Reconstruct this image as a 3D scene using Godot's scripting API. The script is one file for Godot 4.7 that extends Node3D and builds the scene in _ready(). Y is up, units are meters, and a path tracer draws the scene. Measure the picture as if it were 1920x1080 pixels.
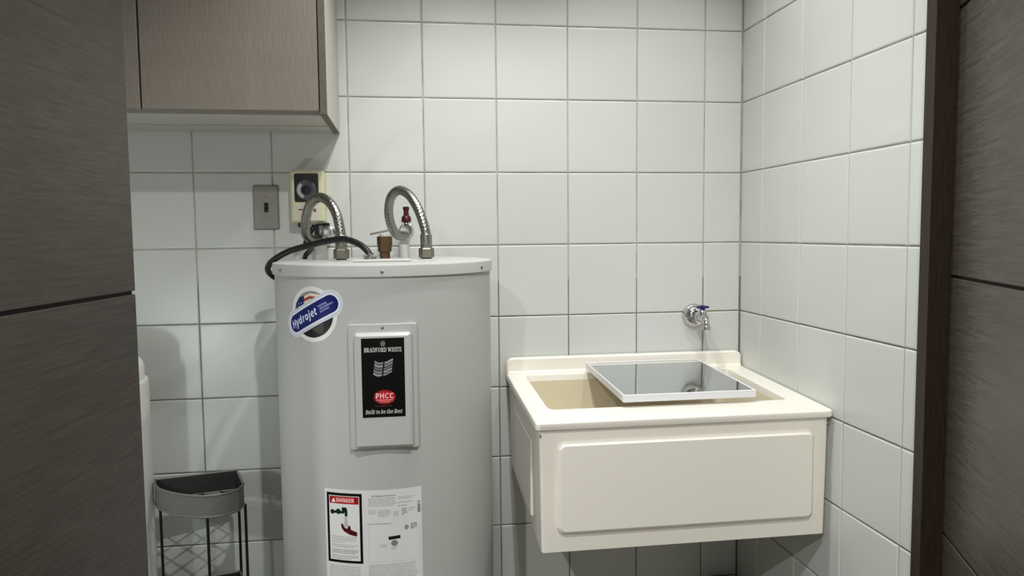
extends Node3D

# ------------------------------------------------------------------ mesh helpers
const SMOOTH_COS := 0.76

class MB:
	var v := PackedVector3Array()
	var uv := PackedVector2Array()

	func tris(t: PackedVector3Array, u := PackedVector2Array()) -> void:
		# a closed primitive: turn it so that its front faces run clockwise seen from outside
		var c := Vector3.ZERO
		for p in t:
			c += p
		c /= maxf(1.0, t.size())
		var vol := 0.0
		for i in range(0, t.size(), 3):
			vol += (t[i] - c).dot((t[i + 1] - c).cross(t[i + 2] - c))
		var has_uv := u.size() == t.size()
		for i in range(0, t.size(), 3):
			if (t[i + 1] - t[i]).cross(t[i + 2] - t[i]).length_squared() < 1e-20:
				continue
			var order = [i, i + 1, i + 2] if vol < 0.0 else [i, i + 2, i + 1]
			for k in order:
				v.append(t[k])
				uv.append(u[k] if has_uv else Vector2.ZERO)

	func loft(loops: Array, cap0 := true, cap1 := true, uvs := Array()) -> void:
		var t := PackedVector3Array()
		var u := PackedVector2Array()
		var wants := uvs.size() == loops.size()
		for a in loops.size() - 1:
			var A = loops[a]
			var B = loops[a + 1]
			var n: int = A.size()
			for i in n:
				var j := (i + 1) % n
				t.append_array([A[i], A[j], B[j], A[i], B[j], B[i]])
				if wants:
					var ua = uvs[a]
					var ub = uvs[a + 1]
					var f0 := float(i) / n
					var f1 := float(i + 1) / n
					u.append_array([Vector2(f0, ua), Vector2(f1, ua), Vector2(f1, ub), Vector2(f0, ua), Vector2(f1, ub), Vector2(f0, ub)])
		if cap0:
			cap(t, u, loops[0], true, wants)
		if cap1:
			cap(t, u, loops[loops.size() - 1], false, wants)
		tris(t, u)

	func cap(t: PackedVector3Array, u: PackedVector2Array, L, back: bool, wants: bool) -> void:
		var c := Vector3.ZERO
		for p in L:
			c += p
		c /= L.size()
		for i in L.size():
			var j: int = (i + 1) % L.size()
			if back:
				t.append_array([L[j], L[i], c])
			else:
				t.append_array([L[i], L[j], c])
			if wants:
				u.append_array([Vector2.ZERO, Vector2.ZERO, Vector2.ZERO])

	func box(c: Vector3, s: Vector3, b := 0.001, xf := Transform3D()) -> void:
		var h := s * 0.5
		b = minf(b, minf(h.x, minf(h.y, h.z)) * 0.9)
		var loops := []
		for q in [[-h.y, b], [-h.y + b, 0.0], [h.y - b, 0.0], [h.y, b]]:
			var L := PackedVector3Array()
			var x: float = h.x - q[1]
			var z: float = h.z - q[1]
			var k := b * (0.6 if q[1] == 0.0 else 0.3)
			for p in [Vector2(-x + k, -z), Vector2(x - k, -z), Vector2(x, -z + k), Vector2(x, z - k), Vector2(x - k, z), Vector2(-x + k, z), Vector2(-x, z - k), Vector2(-x, -z + k)]:
				L.append(xf * (c + Vector3(p.x, q[0], p.y)))
			loops.append(L)
		loft(loops)

	func lathe(profile: Array, n := 24, xf := Transform3D()) -> void:
		var loops := []
		for p in profile:
			var L := PackedVector3Array()
			for i in n:
				var a := TAU * i / n
				L.append(xf * Vector3(cos(a) * maxf(p[0], 1e-5), p[1], sin(a) * maxf(p[0], 1e-5)))
			loops.append(L)
		loft(loops)

	func tube(path: Array, r: float, n := 12, turns := 0.0, r_end := -1.0) -> void:
		var loops := []
		var uvs := []
		var d: Vector3 = (path[1] - path[0]).normalized()
		var s := d.cross(Vector3(0.31, 0.87, 0.38)).normalized()
		var dist := 0.0
		for k in path.size():
			var nd: Vector3 = (path[mini(k + 1, path.size() - 1)] - path[maxi(k - 1, 0)]).normalized()
			s = (s - nd * s.dot(nd)).normalized()
			var w := nd.cross(s)
			if k > 0:
				dist += path[k].distance_to(path[k - 1])
			var rr := r if r_end < 0.0 else lerpf(r, r_end, float(k) / (path.size() - 1))
			var L := PackedVector3Array()
			for i in n:
				var a := TAU * i / n
				L.append(path[k] + (s * cos(a) + w * sin(a)) * rr)
			loops.append(L)
			uvs.append(dist * turns)
		loft(loops, true, true, uvs if turns > 0.0 else [])

	func prism(poly: PackedVector2Array, depth: float, b := 0.0, xf := Transform3D()) -> void:
		# the outline stands in x,y and is pushed along +z; b bevels the far rim
		var n := poly.size()
		var inner := MB.inset(poly, b)
		var idx := Geometry2D.triangulate_polygon(poly)
		var t := PackedVector3Array()
		var rings := [[poly, 0.0], [poly, depth - b], [inner, depth]] if b > 0.0 else [[poly, 0.0], [poly, depth]]
		for a in rings.size() - 1:
			for i in n:
				var j := (i + 1) % n
				var p0 = Vector3(rings[a][0][i].x, rings[a][0][i].y, rings[a][1])
				var p1 = Vector3(rings[a][0][j].x, rings[a][0][j].y, rings[a][1])
				var q0 = Vector3(rings[a + 1][0][i].x, rings[a + 1][0][i].y, rings[a + 1][1])
				var q1 = Vector3(rings[a + 1][0][j].x, rings[a + 1][0][j].y, rings[a + 1][1])
				t.append_array([p0, p1, q1, p0, q1, q0])
		var top: PackedVector2Array = rings[rings.size() - 1][0]
		var area := 0.0
		for i in n:
			area += poly[i].cross(poly[(i + 1) % n])
		for i in range(0, idx.size(), 3):
			var a := idx[i]
			var bb := idx[i + 1]
			var c := idx[i + 2]
			var cr := (poly[bb] - poly[a]).cross(poly[c] - poly[a])
			if cr * area < 0.0:
				var sw := bb
				bb = c
				c = sw
			t.append_array([Vector3(top[a].x, top[a].y, depth), Vector3(top[bb].x, top[bb].y, depth), Vector3(top[c].x, top[c].y, depth)])
			t.append_array([Vector3(poly[a].x, poly[a].y, 0), Vector3(poly[c].x, poly[c].y, 0), Vector3(poly[bb].x, poly[bb].y, 0)])
		for i in t.size():
			t[i] = xf * t[i]
		tris(t)

	static func inset(poly: PackedVector2Array, b: float) -> PackedVector2Array:
		var out := PackedVector2Array()
		var n := poly.size()
		var area := 0.0
		for i in n:
			area += poly[i].cross(poly[(i + 1) % n])
		var sg := signf(area)
		for i in n:
			var e0 := (poly[i] - poly[(i + n - 1) % n]).normalized()
			var e1 := (poly[(i + 1) % n] - poly[i]).normalized()
			var m := (Vector2(-e0.y, e0.x) + Vector2(-e1.y, e1.x)).normalized()
			out.append(poly[i] + m * b * sg / maxf(0.5, m.dot(Vector2(-e1.y, e1.x))))
		return out

	func mesh(m: Material, cosine := SMOOTH_COS) -> ArrayMesh:
		var fn := PackedVector3Array()
		var at := {}
		for i in range(0, v.size(), 3):
			fn.append((v[i + 2] - v[i]).cross(v[i + 1] - v[i]))
		for i in v.size():
			var key := Vector3i((v[i] * 50000.0).round())
			if not at.has(key):
				at[key] = PackedInt32Array()
			at[key].append(i / 3)
		var normals := PackedVector3Array()
		var unit := PackedVector3Array()
		for f in fn:
			unit.append(f.normalized())
		for i in v.size():
			var me := unit[i / 3]
			var s := Vector3.ZERO
			for k in at[Vector3i((v[i] * 50000.0).round())]:
				if unit[k].dot(me) > cosine:
					s += fn[k]
			normals.append(s.normalized() if s.length_squared() > 0.0 else me)
		var st := SurfaceTool.new()
		st.begin(Mesh.PRIMITIVE_TRIANGLES)
		for i in v.size():
			st.set_normal(normals[i])
			st.set_uv(uv[i])
			st.add_vertex(v[i])
		st.index()
		st.generate_tangents()
		st.set_material(m)
		return st.commit()


func smooth_path(pts: Array, steps := 6) -> Array:
	var out := []
	for i in pts.size() - 1:
		var p0: Vector3 = pts[maxi(i - 1, 0)]
		var p3: Vector3 = pts[mini(i + 2, pts.size() - 1)]
		for k in steps:
			out.append(pts[i].cubic_interpolate(pts[i + 1], p0, p3, float(k) / steps))
	out.append(pts[pts.size() - 1])
	return out


func rrect(w: float, h: float, r: float, seg := 5) -> PackedVector2Array:
	var out := PackedVector2Array()
	for c in [[w / 2 - r, h / 2 - r, 0.0], [-w / 2 + r, h / 2 - r, 90.0], [-w / 2 + r, -h / 2 + r, 180.0], [w / 2 - r, -h / 2 + r, 270.0]]:
		for k in seg + 1:
			var a := deg_to_rad(c[2] + 90.0 * k / seg)
			out.append(Vector2(c[0] + cos(a) * r, c[1] + sin(a) * r))
	return out


# ------------------------------------------------------------------ node helpers
var used := {}

func numbered(called: String) -> String:
	var n: int = used.get(called, 0)
	used[called] = n + 1
	return called if n == 0 else "%s_%03d" % [called, n]


func thing(called: String, label: String, category: String, at := Vector3.ZERO, group := "") -> Node3D:
	var o := Node3D.new()
	o.name = numbered(called)
	add_child(o, true)
	o.position = at
	return tag(o, label, category, group)


func tag(o: Node3D, label: String, category: String, group := "") -> Node3D:
	o.set_meta("label", label)
	o.set_meta("category", category)
	if group:
		o.set_meta("group", group)
	return o


func put(called: String, mesh: Mesh, parent: Node3D, at := Vector3.ZERO, label := "") -> MeshInstance3D:
	var o := MeshInstance3D.new()
	o.name = called if parent != self else numbered(called)
	o.mesh = mesh
	o.position = at
	o.cast_shadow = GeometryInstance3D.SHADOW_CASTING_SETTING_ON
	parent.add_child(o, true)
	if label:
		o.set_meta("label", label)
	return o


func structure(called: String, label: String, category: String) -> Node3D:
	var o := thing(called, label, category)
	o.set_meta("kind", "structure")
	return o


func mat(c: Color, rough := 0.5, metal := 0.0) -> StandardMaterial3D:
	var m := StandardMaterial3D.new()
	m.albedo_color = c
	m.roughness = rough
	m.metallic = metal
	return m


func noise_tex(seed_no: int, freq: float, ramp: Array, normal := false, strength := 4.0, size := 512, octaves := 4) -> NoiseTexture2D:
	var n := FastNoiseLite.new()
	n.seed = seed_no
	n.frequency = freq
	n.noise_type = FastNoiseLite.TYPE_SIMPLEX_SMOOTH
	n.fractal_octaves = octaves
	var t := NoiseTexture2D.new()
	t.width = size
	t.height = size
	t.seamless = true
	t.noise = n
	if normal:
		t.as_normal_map = true
		t.bump_strength = strength
	elif ramp.size():
		var g := Gradient.new()
		g.offsets = PackedFloat32Array()
		g.colors = PackedColorArray()
		for i in ramp.size():
			g.add_point(float(i) / (ramp.size() - 1), ramp[i])
		while g.get_point_count() > ramp.size():
			g.remove_point(0)
		t.color_ramp = g
	return t


func wood(seed_no: int, dark: Color, light: Color, scale: Vector3, rough: float, relief := 0.6) -> StandardMaterial3D:
	var m := mat(Color.WHITE, rough)
	var mid := dark.lerp(light, 0.5)
	m.albedo_texture = noise_tex(seed_no, 0.02, [dark, mid, light])
	m.normal_enabled = true
	m.normal_texture = noise_tex(seed_no + 7, 0.03, [], true, 3.0)
	m.normal_scale = relief
	m.uv1_triplanar = true
	m.uv1_scale = scale
	return m


# ------------------------------------------------------------------ flat print, drawn into pictures
class Print:
	var im: Image
	var w: int
	var h: int

	func _init(width: int, height: int, c: Color) -> void:
		w = width
		h = height
		im = Image.create_empty(w, h, false, Image.FORMAT_RGBA8)
		im.fill(c)

	func tri(a: Vector2, b: Vector2, c: Vector2, col: Color) -> void:
		var d := (b - a).cross(c - a)
		if absf(d) < 1e-6:
			return
		var x0 := maxi(0, int(floor(minf(a.x, minf(b.x, c.x)))))
		var x1 := mini(w - 1, int(ceil(maxf(a.x, maxf(b.x, c.x)))))
		var y0 := maxi(0, int(floor(minf(a.y, minf(b.y, c.y)))))
		var y1 := mini(h - 1, int(ceil(maxf(a.y, maxf(b.y, c.y)))))
		for y in range(y0, y1 + 1):
			for x in range(x0, x1 + 1):
				var p := Vector2(x + 0.5, y + 0.5)
				var u := (b - a).cross(p - a) / d
				var v := (c - b).cross(p - b) / d
				var s := (a - c).cross(p - c) / d
				if u >= 0.0 and v >= 0.0 and s >= 0.0:
					im.set_pixel(x, y, col)

	func poly(pts: PackedVector2Array, col: Color) -> void:
		var idx := Geometry2D.triangulate_polygon(pts)
		for i in range(0, idx.size(), 3):
			tri(pts[idx[i]], pts[idx[i + 1]], pts[idx[i + 2]], col)

	func ellipse(c: Vector2, r: Vector2, col: Color, turn := 0.0) -> void:
		var pts := PackedVector2Array()
		for i in 40:
			pts.append(c + Vector2(cos(TAU * i / 40) * r.x, sin(TAU * i / 40) * r.y).rotated(turn))
		poly(pts, col)

	func rect(x: float, y: float, ww: float, hh: float, col: Color) -> void:
		im.fill_rect(Rect2i(int(x), int(y), maxi(1, int(ww)), maxi(1, int(hh))), col)

	func text(s: String, font: Font, c: Vector2, size: Vector2, col: Color, turn := 0.0, slant := 0.0) -> void:
		# lettering fitted into a box of the given size round c
		var t := TextMesh.new()
		t.text = s
		t.font = font
		t.font_size = 32
		t.pixel_size = 1.0
		t.depth = 0.0
		t.curve_step = 1.0
		var arr := t.get_mesh_arrays()
		if arr.is_empty() or arr[Mesh.ARRAY_VERTEX] == null:
			return
		var vs: PackedVector3Array = arr[Mesh.ARRAY_VERTEX]
		if vs.is_empty():
			return
		var lo := Vector2(1e9, 1e9)
		var hi := -lo
		for p in vs:
			lo = lo.min(Vector2(p.x, p.y))
			hi = hi.max(Vector2(p.x, p.y))
		var k := size / (hi - lo)
		var mid := (lo + hi) * 0.5
		var idx := PackedInt32Array(range(vs.size()))
		if arr[Mesh.ARRAY_INDEX] != null:
			idx = arr[Mesh.ARRAY_INDEX]
		var q := PackedVector2Array()
		for p in vs:
			var l := (Vector2(p.x, p.y) - mid) * k
			q.append(c + Vector2(l.x + l.y * slant, -l.y).rotated(turn))
		for i in range(0, idx.size(), 3):
			tri(q[idx[i]], q[idx[i + 1]], q[idx[i + 2]], col)

	func words(rng: RandomNumberGenerator, x: float, y: float, ww: float, rows: int, step: float, tall: float, col: Color) -> void:
		# print too small to read: rows of word-long smudges
		for r in rows:
			var at := x
			var end := x + ww * (rng.randf_range(0.45, 0.9) if r == rows - 1 else rng.randf_range(0.9, 1.0))
			while at < end:
				var l := rng.randf_range(6.0, 22.0)
				var k := at
				while k < minf(at + l, end):
					rect(k, y + r * step + rng.randf_range(0.0, tall * 0.3), 2, tall * rng.randf_range(0.6, 1.0), col)
					k += 3.0
				at += l + 5.0

	func texture() -> ImageTexture:
		return ImageTexture.create_from_image(im)


func printed(p: Print, rough: float) -> StandardMaterial3D:
	var m := mat(Color.WHITE, rough)
	m.albedo_texture = p.texture()
	m.texture_repeat = false
	m.metallic_specular = 0.3
	return m


func font(bold := false, serif := false, italic := false) -> SystemFont:
	var f := SystemFont.new()
	f.font_names = PackedStringArray(["Droid Serif" if serif else "Droid Sans"])
	f.font_weight = 700 if bold else 400
	f.font_italic = italic
	return f


# a thin sheet wrapped on the tank: for each column s along the girth, the low and the high y
func wrapped(cols: Array, r: float, thick: float, s0: float, s1: float, y0: float, y1: float) -> ArrayMesh:
	var mb := MB.new()
	var t := PackedVector3Array()
	var u := PackedVector2Array()
	var front := []
	var back := []
	var tex := []
	for c in cols:
		var a: float = c[0] / r
		var f := Vector3(sin(a), 0, cos(a))
		front.append([f * (r + thick) + Vector3(0, c[1], 0), f * (r + thick) + Vector3(0, c[2], 0)])
		back.append([f * r + Vector3(0, c[1], 0), f * r + Vector3(0, c[2], 0)])
		var x: float = (c[0] - s0) / (s1 - s0)
		tex.append([Vector2(x, (y1 - c[1]) / (y1 - y0)), Vector2(x, (y1 - c[2]) / (y1 - y0))])
	for i in cols.size() - 1:
		var fs = [front[i][0], front[i + 1][0], front[i + 1][1], front[i][1]]
		var bs = [back[i][0], back[i + 1][0], back[i + 1][1], back[i][1]]
		var us = [tex[i][0], tex[i + 1][0], tex[i + 1][1], tex[i][1]]
		t.append_array([fs[0], fs[1], fs[2], fs[0], fs[2], fs[3], bs[0], bs[2], bs[1], bs[0], bs[3], bs[2]])
		u.append_array([us[0], us[1], us[2], us[0], us[2], us[3], us[0], us[2], us[1], us[0], us[3], us[2]])
		t.append_array([fs[3], fs[2], bs[2], fs[3], bs[2], bs[3], fs[1], fs[0], bs[0], fs[1], bs[0], bs[1]])
		u.append_array([us[3], us[2], us[2], us[3], us[2], us[3], us[1], us[0], us[0], us[1], us[0], us[1]])
	mb.tris(t, u)
	return mb.mesh(null)


# ------------------------------------------------------------------ scene
var M := {}
const GLAZE := 0.34

func _ready() -> void:
	var cam := Camera3D.new()
	cam.name = "camera"
	cam.position = Vector3(-0.9647, 1.2328, 2.0605)
	cam.rotation = Vector3(-0.0734, -0.1403, -0.0101)
	cam.fov = rad_to_deg(2.0 * atan(540.0 / 1397.5))
	cam.near = 0.02
	cam.far = 30.0
	add_child(cam)
	cam.current = true

	var we := WorldEnvironment.new()
	we.name = "world"
	var env := Environment.new()
	env.background_mode = Environment.BG_COLOR
	env.background_color = Color(0.02, 0.02, 0.02)
	env.tonemap_mode = Environment.TONE_MAPPER_LINEAR
	env.tonemap_exposure = 1.0
	env.sdfgi_enabled = true
	env.ssao_enabled = true
	env.ssil_enabled = true
	we.environment = env
	add_child(we)

	downlight(Vector3(-0.83, 2.3, 0.64), 0.95, "round recessed ceiling downlight inside the tiled closet, above the heater", 63.0)
	downlight(Vector3(-0.30, 2.3, 0.55), 0.66, "round recessed ceiling downlight inside the tiled closet, above the sink", 64.0)
	downlight(Vector3(-0.76, 2.3, 1.82), 2.1, "round recessed ceiling downlight in the room in front of the closet opening")
	downlight(Vector3(-1.75, 2.3, 2.75), 3.5, "round recessed ceiling downlight farther back in the room, behind the camera")

	materials()
	room()
	doors()
	cabinet()
	heater()
	sink()
	small_things()


func downlight(at: Vector3, energy: float, label: String, cone := 80.0) -> void:
	var t := thing("downlight", label, "ceiling light", at)
	var ring := MB.new()
	ring.lathe([[0.045, -0.001], [0.062, -0.001], [0.064, -0.004], [0.06, -0.008], [0.05, -0.009], [0.045, -0.006]], 32)
	put("trim_ring", ring.mesh(mat(Color(0.9, 0.9, 0.89), 0.4)), t)
	var disc := MB.new()
	disc.lathe([[0.0, -0.002], [0.045, -0.002], [0.045, -0.005], [0.0, -0.0055]], 32)
	var glow := mat(Color(0.95, 0.94, 0.9), 0.6)
	glow.emission_enabled = true
	glow.emission = Color(0.98, 0.99, 1.0)
	glow.emission_energy_multiplier = 6.0
	put("diffuser", disc.mesh(glow), t)
	var l := SpotLight3D.new()
	l.name = "lamp"
	l.position = Vector3(0, -0.012, 0)
	l.rotation_degrees = Vector3(-90, 0, 0)
	l.light_color = Color(0.99, 0.995, 0.985)
	l.light_energy = energy
	l.light_size = 0.022
	l.spot_angle = cone
	l.spot_angle_attenuation = 0.6
	l.spot_range = 8.0
	l.spot_attenuation = 2.0
	l.shadow_enabled = true
	t.add_child(l)


func materials() -> void:
	M.tiles = []
	for i in 4:
		var c := Color(0.812, 0.82, 0.803).lerp(Color(0.80, 0.81, 0.795), i / 3.0)
		var m := mat(c, GLAZE)
		m.normal_enabled = true
		m.normal_texture = M.get("wave", noise_tex(3, 0.006, [], true, 6.0, 256, 2))
		M.wave = m.normal_texture
		m.normal_scale = 0.12
		m.uv1_triplanar = true
		m.uv1_world_triplanar = true
		m.uv1_scale = Vector3.ONE * 1.7
		M.tiles.append(m)
	M.grout = mat(Color(0.77, 0.77, 0.74), 0.9)
	M.grout.albedo_texture = noise_tex(21, 0.02, [Color(0.75, 0.74, 0.7), Color(1, 1, 1)])
	M.grout.uv1_triplanar = true
	M.grout.uv1_world_triplanar = true
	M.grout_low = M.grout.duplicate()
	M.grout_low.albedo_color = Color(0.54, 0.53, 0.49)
	M.plaster = mat(Color(0.88, 0.87, 0.84), 0.85)
	M.plaster.normal_enabled = true
	M.plaster.normal_texture = noise_tex(9, 0.05, [], true, 2.0)
	M.plaster.normal_scale = 0.25
	M.plaster.uv1_triplanar = true
	M.plaster.uv1_world_triplanar = true
	M.door = wood(31, Color(0.23, 0.213, 0.185), Color(0.335, 0.312, 0.275), Vector3(0.6, 14, 0.6), 0.36, 0.3)
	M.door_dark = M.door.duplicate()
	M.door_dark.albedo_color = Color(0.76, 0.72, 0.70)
	M.jamb = wood(41, Color(0.13, 0.095, 0.07), Color(0.2, 0.15, 0.115), Vector3(20, 1.2, 20), 0.5, 0.4)
	M.core = mat(Color(0.07, 0.06, 0.05), 0.8)
	M.cab_door = wood(51, Color(0.50, 0.465, 0.43), Color(0.56, 0.53, 0.49), Vector3(24, 1.2, 24), 0.5, 0.25)
	M.cab_side = wood(61, Color(0.70, 0.685, 0.645), Color(0.76, 0.745, 0.705), Vector3(20, 1.0, 20), 0.5, 0.25)
	M.cab_edge = wood(71, Color(0.36, 0.33, 0.28), Color(0.43, 0.40, 0.34), Vector3(20, 4, 20), 0.6, 0.3)
	M.enamel = mat(Color(0.71, 0.71, 0.70), 0.6)
	M.enamel.metallic_specular = 0.35
	M.enamel.normal_enabled = true
	M.enamel.normal_texture = noise_tex(13, 0.05, [], true, 2.0)
	M.enamel.normal_scale = 0.05
	M.enamel.uv1_triplanar = true
	M.enamel.uv1_scale = Vector3.ONE * 4.0
	M.lid = mat(Color(0.75, 0.75, 0.74), 0.42)
	M.cream = mat(Color(0.96, 0.94, 0.90), 0.33)
	M.basin = mat(Color(0.86, 0.82, 0.71), 0.42)  # sink cream made yellower: light bouncing inside the bowl, put into the colour
	M.steel = mat(Color(0.62, 0.61, 0.59), 0.35, 1.0)
	M.chrome = mat(Color(0.8, 0.8, 0.8), 0.14, 1.0)
	M.brass = mat(Color(0.36, 0.28, 0.19), 0.5, 0.6)
	M.black = mat(Color(0.045, 0.045, 0.045), 0.45)
	M.screw = mat(Color(0.55, 0.55, 0.54), 0.35, 1.0)


func noise_free(c: Color, rough := 0.5, metal := 0.0) -> StandardMaterial3D:
	return mat(c, rough, metal)


# one glazed tile, its face at local z = 0, its back 8 mm behind, x and y from its centre
var tile_cache := {}

func tile_mesh(w: float, h: float, k: int) -> ArrayMesh:
	var key := "%.3f %.3f %d" % [w, h, k]
	if not tile_cache.has(key):
		var mb := MB.new()
		var loops := []
		for q in [[-0.008, 0.0], [-0.0040, 0.0], [-0.0020, 0.0006], [-0.0006, 0.0022], [0.0, 0.0050]]:
			var L := PackedVector3Array()
			for p in [Vector2(-1, -1), Vector2(1, -1), Vector2(1, 1), Vector2(-1, 1)]:
				L.append(Vector3(p.x * (w / 2 - q[1]), p.y * (h / 2 - q[1]), q[0]))
			loops.append(L)
		mb.loft(loops)
		tile_cache[key] = mb.mesh(M.tiles[k], 0.86)
	return tile_cache[key]


func slab(called: String, lo: Vector3, hi: Vector3, m: Material, parent: Node3D) -> void:
	var mb := MB.new()
	mb.box((lo + hi) / 2, hi - lo, 0.0005)
	put(called, mb.mesh(m), parent)


func room() -> void:
	var rng := RandomNumberGenerator.new()
	rng.seed = 11
	const GAP := 0.0022
	# back wall of the closet, tiled
	var wb := structure("wall_back", "white glazed square tiles on the closet's back wall behind the grey water heater", "tiled wall")
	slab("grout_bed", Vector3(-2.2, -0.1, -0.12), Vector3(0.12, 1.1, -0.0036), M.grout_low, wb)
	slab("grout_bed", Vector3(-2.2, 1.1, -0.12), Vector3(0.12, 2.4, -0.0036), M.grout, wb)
	var xs := [0.0]
	for i in 10:
		xs.append(-0.112 - 0.2 * i)
	xs.append(-2.12)
	for i in xs.size() - 1:
		for j in 12:
			var y0 := 0.2 * j
			var y1 := minf(2.3, y0 + 0.2)
			var w: float = xs[i] - xs[i + 1] - GAP
			var o := put("tile", tile_mesh(w, y1 - y0 - GAP, rng.randi() % 4), wb, Vector3((xs[i] + xs[i + 1]) / 2, (y0 + y1) / 2, rng.randf_range(-0.0004, 0.0)))
			o.rotation = Vector3(rng.randf_range(-1, 1), rng.randf_range(-1, 1), 0) * 0.0022
	# right wall, tiled
	var wr := structure("wall_right", "white glazed square tiles on the right closet wall beside the cream sink", "tiled wall")
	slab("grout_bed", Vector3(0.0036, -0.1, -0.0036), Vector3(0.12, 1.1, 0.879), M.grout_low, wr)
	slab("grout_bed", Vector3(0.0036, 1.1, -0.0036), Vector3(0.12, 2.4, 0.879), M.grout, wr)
	var zs := [0.0, 0.1296, 0.3296, 0.5296, 0.7296, 0.88]
	for i in zs.size() - 1:
		for j in 12:
			var y0 := 0.2 * j
			var y1 := minf(2.3, y0 + 0.2)
			var o := put("tile", tile_mesh(zs[i + 1] - zs[i] - GAP, y1 - y0 - GAP, rng.randi() % 4), wr, Vector3(rng.randf_range(0.0, 0.0004), (y0 + y1) / 2, (zs[i] + zs[i + 1]) / 2))
			o.rotation = Vector3(0, -PI / 2 + rng.randf_range(-1, 1) * 0.0022, rng.randf_range(-1, 1) * 0.0022)
	# rest of the shell
	slab("shell", Vector3(-2.24, -0.1, -0.12), Vector3(-2.12, 2.4, 0.9), M.plaster, structure("wall_left", "plain pale left closet wall behind the open dark door", "wall"))
	var wf := structure("wall_front", "plastered partition round the closet opening, behind the dark doors", "wall")
	slab("left_pier", Vector3(-3.4, -0.1, 0.8), Vector3(-1.42, 2.4, 0.88), M.plaster, wf)
	slab("right_pier", Vector3(0.12, -0.1, 0.8), Vector3(1.6, 2.4, 0.88), M.plaster, wf)
	slab("lintel", Vector3(-1.42, 2.14, 0.8), Vector3(0.0, 2.4, 0.88), M.plaster, wf)
	slab("shell", Vector3(-3.52, -0.1, 0.8), Vector3(-3.4, 2.4, 3.8), M.plaster, structure("wall_room_left", "plain plastered left wall of the room behind the camera", "wall"))
	slab("shell", Vector3(1.6, -0.1, 0.8), Vector3(1.72, 2.4, 3.8), M.plaster, structure("wall_room_right", "plain plastered right wall of the room behind the camera", "wall"))
	slab("shell", Vector3(-3.52, -0.1, 3.8), Vector3(1.72, 2.4, 3.92), M.plaster, structure("wall_room_rear", "plain plastered rear wall of the room behind the camera", "wall"))
	slab("shell", Vector3(-3.52, 2.3, -0.12), Vector3(1.72, 2.42, 3.92), M.plaster, structure("ceiling", "flat white ceiling over closet and room", "ceiling"))
	var fl := mat(Color(0.5, 0.48, 0.45), 0.5)
	fl.albedo_texture = noise_tex(5, 0.01, [Color(0.8, 0.8, 0.8), Color(1, 1, 1)])
	fl.uv1_triplanar = true
	slab("shell", Vector3(-3.52, -0.12, -0.12), Vector3(1.72, 0.0, 3.92), fl, structure("floor", "grey stone-look floor under closet and room", "floor"))
	# dark door frame
	var tr := structure("trim_1", "dark brown wooden door jamb at the right edge of the tiled wall", "door frame")
	slab("jamb", Vector3(-0.081, 0.0, 0.876), Vector3(0.16, 2.16, 0.900), M.jamb, tr)
	var tl := structure("trim_2", "dark brown wooden door jamb hidden behind the left door", "door frame")
	slab("jamb", Vector3(-1.50, 0.0, 0.80), Vector3(-1.41, 2.16, 0.897), M.jamb, tl)
	var tt := structure("trim_3", "dark brown wooden head jamb over the closet opening", "door frame")
	slab("jamb", Vector3(-1.409, 2.12, 0.882), Vector3(-0.082, 2.16, 0.900), M.jamb, tt)


func leaf(called: String, label: String, hinge: Vector3, far: Vector2, side: float, skin: Material) -> void:
	# side: where the leaf's thickness lies, seen along its run
	var t := structure(called, label, "door")
	t.position = hinge
	var d := far.normalized()
	var n := Vector2(-d.y, d.x) * side
	var xf := Transform3D(Basis(Vector3(d.x, 0, d.y), Vector3.UP, Vector3(d.x, 0, d.y).cross(Vector3.UP)), Vector3.ZERO)
	var zz := Vector3(d.x, 0, d.y).cross(Vector3.UP)
	var sg := signf(zz.dot(Vector3(n.x, 0, n.y)))
	var wide := 0.64
	var core := MB.new()
	core.box(Vector3(wide / 2, 1.0675, sg * 0.019), Vector3(wide - 0.004, 2.085, 0.03), 0.001)
	put("core", core.mesh(M.core), t).transform = xf
	var ys := [0.02, 0.25, 0.7, 1.1515, 1.6, 2.05, 2.115]
	for i in ys.size() - 1:
		var p := MB.new()
		p.box(Vector3(wide / 2, (ys[i] + ys[i + 1]) / 2, sg * 0.003), Vector3(wide, ys[i + 1] - ys[i] - 0.005, 0.006), 0.0012)
		put("panel", p.mesh(skin), t).transform = xf
	var e := MB.new()
	e.box(Vector3(wide / 2, 1.0675, sg * 0.037), Vector3(wide, 2.095, 0.006), 0.001)
	put("back_panel", e.mesh(skin), t).transform = xf


func doors() -> void:
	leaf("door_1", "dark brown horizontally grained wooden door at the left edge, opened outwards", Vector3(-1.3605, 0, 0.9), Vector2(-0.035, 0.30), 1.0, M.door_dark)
	leaf("door_2", "dark brown horizontally grained wooden door at the right edge, opened outwards", Vector3(-0.041, 0, 0.902), Vector2(-0.115, 0.28), -1.0, M.door)


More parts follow.
